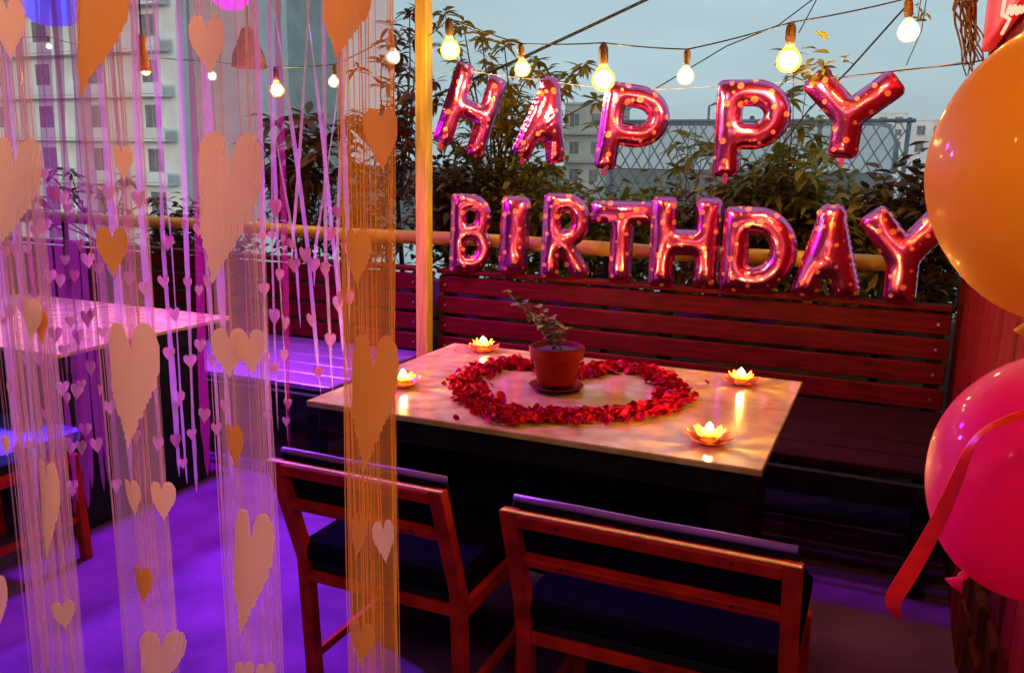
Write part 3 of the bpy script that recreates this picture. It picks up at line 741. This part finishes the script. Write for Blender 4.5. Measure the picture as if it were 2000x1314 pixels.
branch_tree('bushy dark plant at the far left behind the curtain', Vector((-5.6, 5.0, .26)),
            tips([(95, 340), (120, 370), (75, 390), (140, 340), (200, 380), (250, 350), (300, 390), (60, 420)], 4.9, .25, 5), lf_dark, 24, .13, 11, 3, .2)
rows = [(900, 300, 150, lf_dark, .07), (985, 280, 170, lf_olive, .065), (1075, 310, 150, lf_olive, .07), (1165, 372, 120, lf_green, .06), (1250, 350, 150, lf_green, .06), (1345, 335, 160, lf_olive, .07),
        (1430, 345, 160, lf_dark, .075), (1520, 300, 170, lf_olive, .085), (1600, 340, 150, lf_green, .08), (1690, 345, 170, lf_olive, .08), (1780, 340, 150, lf_dark, .085), (1850, 300, 120, lf_dark, .08)]
desc = ['dark shrub just right of the post', 'olive shrub behind the letters B and I', 'olive shrub behind the lower R', 'low green bush in front of the white house', 'green bush left of the second P', 'olive bush behind the lower H',
        'dark broad leaved bush behind the lower D', 'tall olive bush under the second P', 'green bush below the upper Y', 'olive bush behind the lower A', 'dark bush left of the orange balloon', 'dark bush against the board wall']
for i, (px, pt, wp, lm, L) in enumerate(rows):
    shrub(desc[i], px, pt, 470, 4.75+.12*(i % 3), wp, lm, 40+i, 2600, L*1.15)
for i, (px, pt, wp) in enumerate(((430, 395, 150), (620, 350, 170), (720, 340, 150), (330, 400, 130))):
    shrub(['dark low shrub behind the widest pink heart', 'dark shrub behind the loose white strips', 'dark shrub left of the post above the rail', 'dark low shrub behind the left strands'][i], px, pt, 470, 4.8, wp, lf_dark, 70+i, 1100, .08)
branch_tree('young plant with big drooping leaves left of the second P', Vector((-1.15, 5.2, .26)), tips([(1345, 265), (1320, 290), (1372, 280), (1350, 310), (1388, 300), (1330, 330)], 5.2, .1, 6), lf_olive, 25, .15, 8, 0, .1, .012)
branch_tree('light green sapling climbing to the bulb by the upper Y', Vector((-.62, 5.0, .26)), tips([(1550, 145), (1575, 170), (1540, 200), (1560, 250), (1590, 270), (1530, 290), (1605, 300), (1500, 320), (1570, 330)], 4.6, .25, 7), lf_green, 26, .12, 10, 3, .2, .012)
vt = thing('climbing_vine', 'few yellow leaves caught round the bulb beside the upper Y', 'vine', at_y(1600, 130, 3.72))
vb = MB(); rg = random.Random(4); o_ = vt.location
for k in range(26): leaves(vb, [(at_y(1598+rg.gauss(0, 26), 140+rg.gauss(0, 22), 3.72+rg.gauss(0, .05))-o_, rg.uniform(0, 6.3), rg.uniform(-.5, .8), rg.uniform(-.6, .6), rg.uniform(.04, .075), rg.uniform(.025, .04), .3)])
vb.build('foliage', lf_green, vt); MB().tube([at_y(1545, 150, 3.73)-o_, at_y(1600, 120, 3.73)-o_, at_y(1640, 170, 3.73)-o_], .003, 5).build('stem', mat('bark', None), vt)
vt2 = thing('vine_sprig', 'sprig of leaves beside the rightmost bulb', 'vine', at_y(1795, 35, 3.70)); o_ = vt2.location; vb = MB()
for k in range(9): leaves(vb, [(at_y(1795+rg.gauss(0, 9), 32+rg.gauss(0, 14), 3.70+rg.gauss(0, .02))-o_, rg.uniform(0, 6.3), rg.uniform(-.5, .8), rg.uniform(-.6, .6), rg.uniform(.035, .06), rg.uniform(.02, .035), .3)])
vb.build('foliage', lf_green, vt2); MB().tube([at_y(1800, -10, 3.7)-o_, at_y(1792, 40, 3.7)-o_], .002, 5).build('stem', mat('bark', None), vt2)
# dry twigs by the sign
tw = thing('dry_vine', 'bundle of bare brown twigs hanging beside the red sign', 'vine', at_y(1895, 60, 3.85)); o_ = tw.location
for k in range(16):
    x0 = rg.uniform(1855, 1920); x1 = rg.uniform(1885, 1925); yb_ = rg.uniform(70, 150)
    pts = [at_y(x0+(x1-x0)*i/7+rg.gauss(0, 4), -30+(yb_+30)*i/7, 3.86+rg.gauss(0, .02))-o_ for i in range(8)]
    MB().tube(pts, [.006-.0005*i for i in range(8)], 5).build('twig', mat('dry_twig', (.12, .05, .02), .9, var=.4), tw, True)

# ------------------------------------------------------------------ fence and houses beyond
fence = thing('chain_link_fence', 'chain link fence with steel posts beyond the plants', 'fence', (-1.4, 9.0, -.36))
steel = mat('galvanised_steel', (.16, .19, .22), .5, .4, var=.2)
fx0, fx1, fz0, fz1 = -3.05+1.4, .10+1.4, .9+.36, 1.90+.36
wm = MB(); cw = .125
i = 0
for sgn in (-1, 1):
    nW = int((fx1-fx0+(fz1-fz0)*.62)/cw)+1
    for k in range(nW+1):
        xa = fx0+k*cw-(0 if sgn < 0 else (fz1-fz0)*.62); za = fz0
        pts = []
        N = 9
        for q in range(N):
            z = fz0+(fz1-fz0)*q/(N-1); x = xa+(z-fz0)*.62*(1 if sgn > 0 else -1)
            if fx0-.001 <= x <= fx1+.001: pts.append((x, .004*sgn, z))
        if len(pts) >= 2: wm.tube(pts, .0085, 4, False)
wm.build('wire_mesh', steel, fence)
MB().tube([(fx0, 0, fz1), (fx1, 0, fz1)], .018, 8).build('top_tube', steel, fence, True)
for px in (1190, 1590, 1762):
    p = at_y(px, 300, 9.0); MB().tube([(p.x+1.4, .02, 0), (p.x+1.4+.035, .02, fz1+.03)], .022, 8).build('post', steel, fence, True)

def house(label, px0, px1, py_top, y, depth, m, floors, cols_, win=(.5, .5), zb=-16, seed=0, balcony=False, roofbits=True, group='houses beyond the terrace', fl_h=None):
    rg = random.Random(seed)
    a = at_y(px0, py_top, y); b = at_y(px1, py_top, y); x0, x1, zt = a.x, b.x, a.z
    t = thing('apartment_house', label, 'house', ((x0+x1)/2, y+depth/2, zb), 0, group)
    W_ = x1-x0; Hh = zt-zb
    MB().box((0, 0, Hh/2), (W_, depth, Hh)).build('wall', m, t)
    MB().box((0, 0, Hh+.12), (W_+.3, depth+.3, .24)).build('cornice', m, t)
    wg = mat('hazed_window_glass', (.20, .18, .19), .3, var=.4, scale=2); fr = mat('window_frame_paint', (.45, .44, .42), .6)  # haze put into the glass colour
    fh = fl_h or 3.1
    for f in range(floors):
        zc = Hh-1.7-f*fh
        for c in range(cols_):
            xc = -W_/2+W_*(c+.5)/cols_+rg.uniform(-.1, .1); ww = W_/cols_*win[0]; wh = fh*win[1]
            wn = MB().box((xc, -depth/2-.01, zc), (ww, .06, wh)).build('window', wg, t)
            MB().box((xc, -depth/2-.045, zc), (.06, .03, wh)).build('mullion', fr, wn)
            MB().box((xc, -depth/2-.10, zc-wh/2-.05), (ww+.2, .22, .08)).build('sill', fr, wn)
        if balcony:
            MB().box((0, -depth/2-.45, zc-fh/2), (W_*.96, .9, .16)).build('balcony_slab', m, t)
            MB().box((0, -depth/2-.86, zc-fh/2+.5), (W_*.96, .08, .75)).build('balcony_parapet', m, t)
    if roofbits:
        ht = MB().box((W_*.2, 0, Hh+1.0), (W_*.25, depth*.4, 1.7)).build('stair_head', m, t)
        MB().lathe([(.001, 0), (.55, 0), (.6, .3), (.6, 1.1), (.35, 1.4), (.001, 1.45)], 16).build('water_tank', mat('tank_plastic', (.08, .08, .09), .5), t, True, (-W_*.25, 0, Hh+.24))
    return t
wh1 = mat('white_render', (.82, .81, .79), .85, var=.12, scale=.6)
wh2 = mat('grey_render', (.52, .52, .50), .85, var=.15, scale=.6)
wh3 = mat('cream_render', (.66, .62, .54), .85, var=.12, scale=.6)
house('big white apartment block filling the upper left behind the strands', -420, 335, -160, 48, 12, wh1, 9, 8, (.26, .62), seed=1, balcony=True)
house('grey apartment block behind the middle strands', 385, 525, -30, 70, 12, wh2, 8, 3, (.4, .5), seed=2, balcony=False)
house('cream house with balconies seen left of the upper P', 1104, 1186, 205, 95, 9, wh3, 5, 2, (.42, .45), seed=3, balcony=True, roofbits=False)
house('pale rooftop seen through the hole of the second P', 1440, 1530, 238, 220, 10, wh1, 5, 4, seed=4)
house('low white house right of the upper Y', 1680, 1772, 222, 250, 10, wh1, 6, 3, seed=5, roofbits=False)
house('white house at the foot of the orange balloon', 1784, 1850, 236, 180, 8, wh1, 5, 2, seed=6, roofbits=False)
house('flat roofed pale house behind the upper Y', 1545, 1660, 234, 260, 10, wh3, 5, 5, seed=7)
wa = at_y(1188, 246, 16); wb = at_y(1752, 238, 16); wz = at_y(1500, 335, 16).z
shed = thing('sheet_metal_shed', 'long blue grey sheet metal shed behind the chain link fence', 'shed', ((wa.x+wb.x)/2, 17, -16)); L_ = wb.x-wa.x; n_ = 6
for k in range(n_):
    xc = -L_/2+L_*(k+.5)/n_
    link('sheet', MB().box((0, 0, 0), (L_/n_-.012, .05+.03*(k % 2), wa.z-wz), bev=.01).mesh('sheet'), mat('blue_grey_sheet', (.40, .46, .49), .55, var=.12, scale=1.5), shed, (xc, -1, (wa.z+wz)/2+16))
MB().box((0, -.9, (wz+16)/2), (L_, .3, wz+16-.02)).build('plinth', mat('grey_concrete', (.17, .17, .17), .9, var=.3, scale=.8, bump=.2), shed)
MB().tube([(L_/2+.02, -1, wz+16), (L_/2+.02, -1, wa.z+15.7), (L_/2-.1, -1, wa.z+15.98), (L_/2-.4, -1, wa.z+16.05), (-L_/2, -1, wa.z+16.05)], .05, 8).build('eaves_tube', steel, shed, True)
MB().box((0, .8, (wa.z+16)/2-.2), (L_-.1, 3.4, wa.z+16-.6)).build('hall', mat('grey_concrete', None), shed)
lp = at_y(1385, 208, 40); t = thing('street_lamp', 'thin distant street lamp rising above the fence', 'street lamp', (lp.x, 40, -14))
MB().tube([(0, 0, 0), (0, 0, lp.z+14), (.25, 0, lp.z+14.12), (.5, 0, lp.z+14.1)], .06, 6).build('mast', steel, t); MB().box((.6, 0, lp.z+14.08), (.45, .2, .1)).build('head', emis('street_light', (1, .95, .85), 3), t)

# ------------------------------------------------------------------ heart curtains
def heart_outline(n=28):
    P = []
    for i in range(n):
        a = 2*math.pi*i/n; x = 16*math.sin(a)**3; z = 13*math.cos(a)-5*math.cos(2*a)-2*math.cos(3*a)-math.cos(4*a)
        P.append((x/32, (z+17)/29-.5))
    return P
def heart_mesh(n=28, bow=.12, thick=.0005):
    o = heart_outline(n); vs = []; fs = []
    rings = (1, .66, .33)
    for s in (-1, 1):
        for q in rings:
            for x, z in o: vs.append((x*q, bow*(x*q)**2*2+s*thick, z*q+.04*(1-q)))
        vs.append((0, s*thick, .04))
    N = len(rings)*n+1
    for si, s in enumerate((-1, 1)):
        b = si*N
        for r_ in range(len(rings)-1):
            for k in range(n):
                k2 = (k+1) % n; f = (b+r_*n+k, b+r_*n+k2, b+(r_+1)*n+k2, b+(r_+1)*n+k); fs.append(f if s > 0 else f[::-1])
        for k in range(n):
            f = (b+2*n+k, b+2*n+(k+1) % n, b+N-1); fs.append(f if s > 0 else f[::-1])
    for k in range(n): fs.append((k, (k+1) % n, N+(k+1) % n, N+k))
    return MB().add(vs, fs)
def sliced_heart(skew, seed, nsl=24, thick=.0005):
    rg = random.Random(seed); o = heart_outline(240); vs = []; fs = []
    xs = np.array([p[0] for p in o]); zs = np.array([p[1] for p in o])
    def zz(x):
        rt = xs*np.sign(x if abs(x) > 1e-6 else 1)
        near = np.argsort(np.abs(xs-x))[:10]; return zs[near].max(), zs[near].min()
    for k in range(nsl):
        xa = -.5+k/nsl; xb = xa+1/nsl
        (ta, ba), (tb, bb) = zz(xa), zz(xb); j = rg.uniform(-.012, .012); j2 = rg.uniform(-.018, .018)
        tm, bm = (ta+tb)/2, (ba+bb)/2
        ta, tb = tm+(ta-tm)*.6+j, tm+(tb-tm)*.6+j; ba, bb = bm+(ba-bm)*.4+j2, bm+(bb-bm)*.4+j2
        n = len(vs)
        for s in (-1, 1):
            for x, z in ((xa, ba), (xb, bb), (xb, tb), (xa, ta)): vs.append((max(-.5, min(.5, x+skew*max(0, .5-z)**1.5*.5)), .44*x*x+s*thick*10, z))
        fs += [(n, n+1, n+2, n+3), (n+7, n+6, n+5, n+4), (n, n+4, n+5, n+1), (n+2, n+6, n+7, n+3)]+([(n+3, n+7, n+4, n)] if k == 0 else [])+([(n+1, n+5, n+6, n+2)] if k == nsl-1 else [])
    return MB().add(vs, fs)
heart_mats = [film('heart_salmon', (.95, .68, .58), .02, rough=.4, transl=.35), film('heart_apricot', (.85, .42, .10), .04, rough=.4, transl=.35)]
thr_mats = [film('thread_salmon', (.62, .35, .32), .30, rough=.3, transl=.45), film('thread_gold', (.70, .32, .04), .28, rough=.3, transl=.45)]
film_mats = [film('film_salmon', (.66, .42, .40), .62, rough=.2, transl=.5), film('film_gold', (.70, .32, .03), .58, rough=.2, transl=.5)]
hm_near = []
for m_ in heart_mats:
    vr = []
    for q, sk in enumerate((-.95, -.7, -.45, 0, .1)):
        me = sliced_heart(sk, q).mesh('heart'); me.materials.append(m_); vr.append(me)
    hm_near.append(vr)
ang = math.atan2(SIDE[1], SIDE[0])
DN = 1.12
c0 = at_d(380, 0, DN)
cur = thing('heart_curtain', 'fringe curtain of salmon and gold foil hearts hanging close to us on the left', 'curtain', (c0.x, c0.y, 0), ang)
MB().tube([(-.60, 0, 2.38), (.45, 0, 2.38)], .012, 10).build('curtain_rod', mat('rod_metal', (.3, .3, .3), .3, .9), cur)
SD = Vector(SIDE); ORG = Vector((c0.x, c0.y, 0))
def loc_near(px, py, D):
    p = at_d(px, py, D)-ORG; return Vector((p.dot(SD), p.dot(Vector(HEAD)), p.z))
rn = random.Random(9)
def bundle(pxm, wpx, zc, gold, hearts, D=DN, n_thr=24):
    w_ = size(wpx, at_d(pxm, 657, D)); o = loc_near(pxm, 657, D)
    fold = [rn.uniform(-.012, .012) for _ in range(12)]
    def fy(u): 
        q = (u+.5)*10; i = int(max(0, min(10, q))); return fold[i]+(fold[i+1]-fold[i])*(q-i)
    mb = MB(); rows_ = 14; cols_ = 10
    vs = [((u/cols_-.5)*w_*(1+.06*math.sin(r_*.9)), fy(u/cols_-.5)+.004*math.sin(r_+u)+.004, .25+2.12*r_/rows_) for r_ in range(rows_+1) for u in range(cols_+1)]
    fs = [(r_*(cols_+1)+u, r_*(cols_+1)+u+1, (r_+1)*(cols_+1)+u+1, (r_+1)*(cols_+1)+u) for r_ in range(rows_) for u in range(cols_)]
    st = mb.add(vs, fs).build('strand', film_mats[gold], cur, True, (o.x, o.y, 0))
    th = MB()
    for k in range(n_thr):
        u = rn.gauss(0, .30) if k % 3 else rn.choice([-.47, .47])+rn.gauss(0, .02); u = max(-.53, min(.53, u)); tw_ = rn.uniform(.0004, .0015); amp = rn.uniform(.005, .05); ph = rn.uniform(0, 6); fr_ = rn.uniform(1, 3)
        N = 22; y_ = fy(max(-.5, min(.5, u)))-rn.uniform(.001, .010); v = []
        for i in range(N):
            z = .22+2.15*i/(N-1); x = (u+amp*math.sin(z*fr_*3+ph)+(.10*math.sin(z*2.1+ph) if k % 9 == 4 else 0))*w_
            v += [(x-tw_/2, y_, z), (x+tw_/2, y_+tw_*.3*math.sin(z*20+ph), z)]
        th.add(v, [(2*i, 2*i+1, 2*i+3, 2*i+2) for i in range(N-1)])
    fo = th.build('fringe', thr_mats[gold], st); fo['kind'] = 'stuff'
    for (hx, hy, hw, hh_, g) in hearts:
        q = loc_near(hx, hy, D-.034)-o; ho = link('heart', rn.choice(hm_near[g][:3] if hh_ > 140 else hm_near[g][3:]), None, st, (q.x, q.y-rn.uniform(0, .006), q.z+o.z))
        sx = size(hw, at_d(hx, hy, D-.034)); sz = size(hh_, at_d(hx, hy, D-.034))
        ho.scale = (sx, sx, sz); ho.rotation_euler = (rn.uniform(-.06, .06), rn.uniform(-.07, .07), rn.uniform(-.6, .6))
    return st
bundle(70, 84, 0, 0, [(38, 392, 98, 240, 0), (60, 625, 62, 90, 0), (78, 640, 40, 70, 1), (98, 1000, 66, 215, 0), (126, 1200, 40, 62, 0), (20, 60, 60, 120, 0)])
bundle(18, 40, 0, 0, [(-4, 1180, 44, 130, 0), (10, 870, 26, 44, 0)], DN+.05, 14)
bundle(255, 104, 0, 0, [(203, 70, 125, 235, 1), (222, 492, 56, 96, 1), (265, 755, 108, 255, 0), (260, 972, 40, 78, 0), (318, 978, 52, 80, 0), (281, 1140, 44, 86, 1), (322, 1300, 92, 150, 0), (240, 320, 44, 70, 0)])
bundle(468, 112, 0, 0, [(408, 92, 66, 110, 0), (455, 412, 124, 300, 0), (448, 690, 66, 100, 0), (492, 688, 56, 92, 0), (457, 872, 46, 92, 1), (492, 1122, 92, 268, 0), (478, 1318, 36, 60, 0), (520, 1320, 36, 62, 0)])
bundle(722, 98, 0, 1, [(680, 35, 96, 160, 1), (745, 275, 66, 122, 1), (697, 505, 60, 116, 1), (730, 795, 98, 285, 1), (698, 1050, 36, 96, 1), (750, 1058, 42, 92, 0), (706, 1255, 54, 92, 1)], DN, 30)

hm_far = []
for m_ in (film('heart_pale', (.72, .45, .46), .08, rough=.35, transl=.5), film('heart_rose', (.62, .30, .36), .08, rough=.35, transl=.5)):
    me = heart_mesh(14, .2, .0004).mesh('heart', True); me.materials.append(m_); hm_far.append(me)
rib_m = [film('strip_pale_pink', (.58, .42, .44), .42, rough=.3, transl=.5), film('strip_magenta', (.30, .012, .12), .40, rough=.25, transl=.5), film('strip_mauve', (.20, .04, .11), .40, rough=.25, transl=.5)]
DF = 2.45
cf = at_d(380, 0, DF)
curf = thing('heart_curtain', 'farther curtain of narrow pink and magenta strips with small hearts beside the violet table', 'curtain', (cf.x, cf.y, 0), ang)
MB().tube([(-.95, 0, 2.42), (.65, 0, 2.42)], .012, 10).build('curtain_rod', mat('rod_metal', None), curf)
ORF = Vector((cf.x, cf.y, 0)); nh = 0
def loc_far(px, py, D):
    p = at_d(px, py, D)-ORF; return Vector((p.dot(SD), p.dot(Vector(HEAD)), p.z))
far = []   # (px at mid height, bottom py, width mm, material, heart spacing)
for px in (95, 112, 128, 146, 160, 176, 190, 206): far.append((px, rn.randint(940, 1080), rn.uniform(16, 26), 2, .19))
for px, b, w_, m_ in ((12, 1040, 22, 0), (30, 1000, 12, 1), (52, 980, 26, 0), (75, 930, 14, 1), (236, 980, 24, 0), (262, 960, 12, 1), (292, 990, 20, 0), (332, 930, 17, 0), (344, 945, 9, 0), (372, 960, 18, 0), (398, 930, 26, 1), (412, 950, 10, 0), (436, 940, 22, 0), (520, 900, 16, 0), (548, 860, 12, 0), (560, 880, 20, 1), (536, 840, 8, 0)):
    far.append((px, b, w_, m_, .21))
sways = [(606, 775, 13, 0, -40, 26), (638, 770, 14, 0, 10, 14), (655, 740, 12, 0, -30, 34), (664, 690, 13, 0, 22, 6), (682, 640, 16, 0, -6, 4), (585, 640, 9, 0, -60, 10), (622, 560, 10, 0, 60, -20), (575, 520, 12, 0, 40, -15)]
for tpl in far: sways_ = None
for k, (px, pb, wm_, mi, spc, s0, s1) in enumerate([(a, b, c, d, e, rn.uniform(-14, 14), rn.uniform(-8, 8)) for a, b, c, d, e in far]+[(a, b, c, d, .20, e, f) for a, b, c, d, e, f in sways]):
    D = DF+rn.uniform(-.06, .06); o = loc_far(px, 657, D); zb = loc_far(px, pb, D).z; N = 40
    ph = rn.uniform(0, 6); fq = rn.uniform(2, 6); v = []; w_ = wm_/1000*(1.05 if k < 25 else .9); cx_ = []
    k0, k1 = size(s0, at_d(px, 657, D)), size(s1, at_d(px, 657, D))
    for i in range(N+1):
        z = 2.41+(zb-2.41)*i/N
        u = (z-1.2)/.55
        dx = (k0*u if u > 0 else -k1*u)+.003*math.sin(z*5+ph)
        if u > 1.2: dx = k0*1.2
        tw_ = .75*math.sin(z*fq+ph)+.3*math.sin(z*2.3*fq)
        taper = 1 if i < N-2 else .6 if i < N else .1
        c_, s_ = math.cos(tw_)*w_/2*taper, math.sin(tw_)*w_/2*taper
        v += [(dx-c_, -s_, z), (dx+c_, s_, z)]; cx_.append((dx, z))
    st = MB().add(v, [(2*i, 2*i+1, 2*i+3, 2*i+2) for i in range(N)]).build('strip', rib_m[mi], curf, True, (o.x, o.y, 0))
    z = rn.uniform(1.1, 1.45)
    while z > zb+.05 and nh < 300:
        i = int((2.41-z)/(2.41-zb)*N); hs = rn.uniform(.026, .040)
        ho = link('heart', hm_far[0 if rn.random() < .7 else 1], None, st, (cx_[i][0]+rn.uniform(-.004, .004), -.014, z)); ho.scale = (hs, hs, hs*rn.uniform(1.1, 1.5)); ho.rotation_euler = (0, rn.uniform(-.1, .1), rn.uniform(-.8, .8)); nh += 1
        z -= spc*rn.uniform(.7, 1.3)
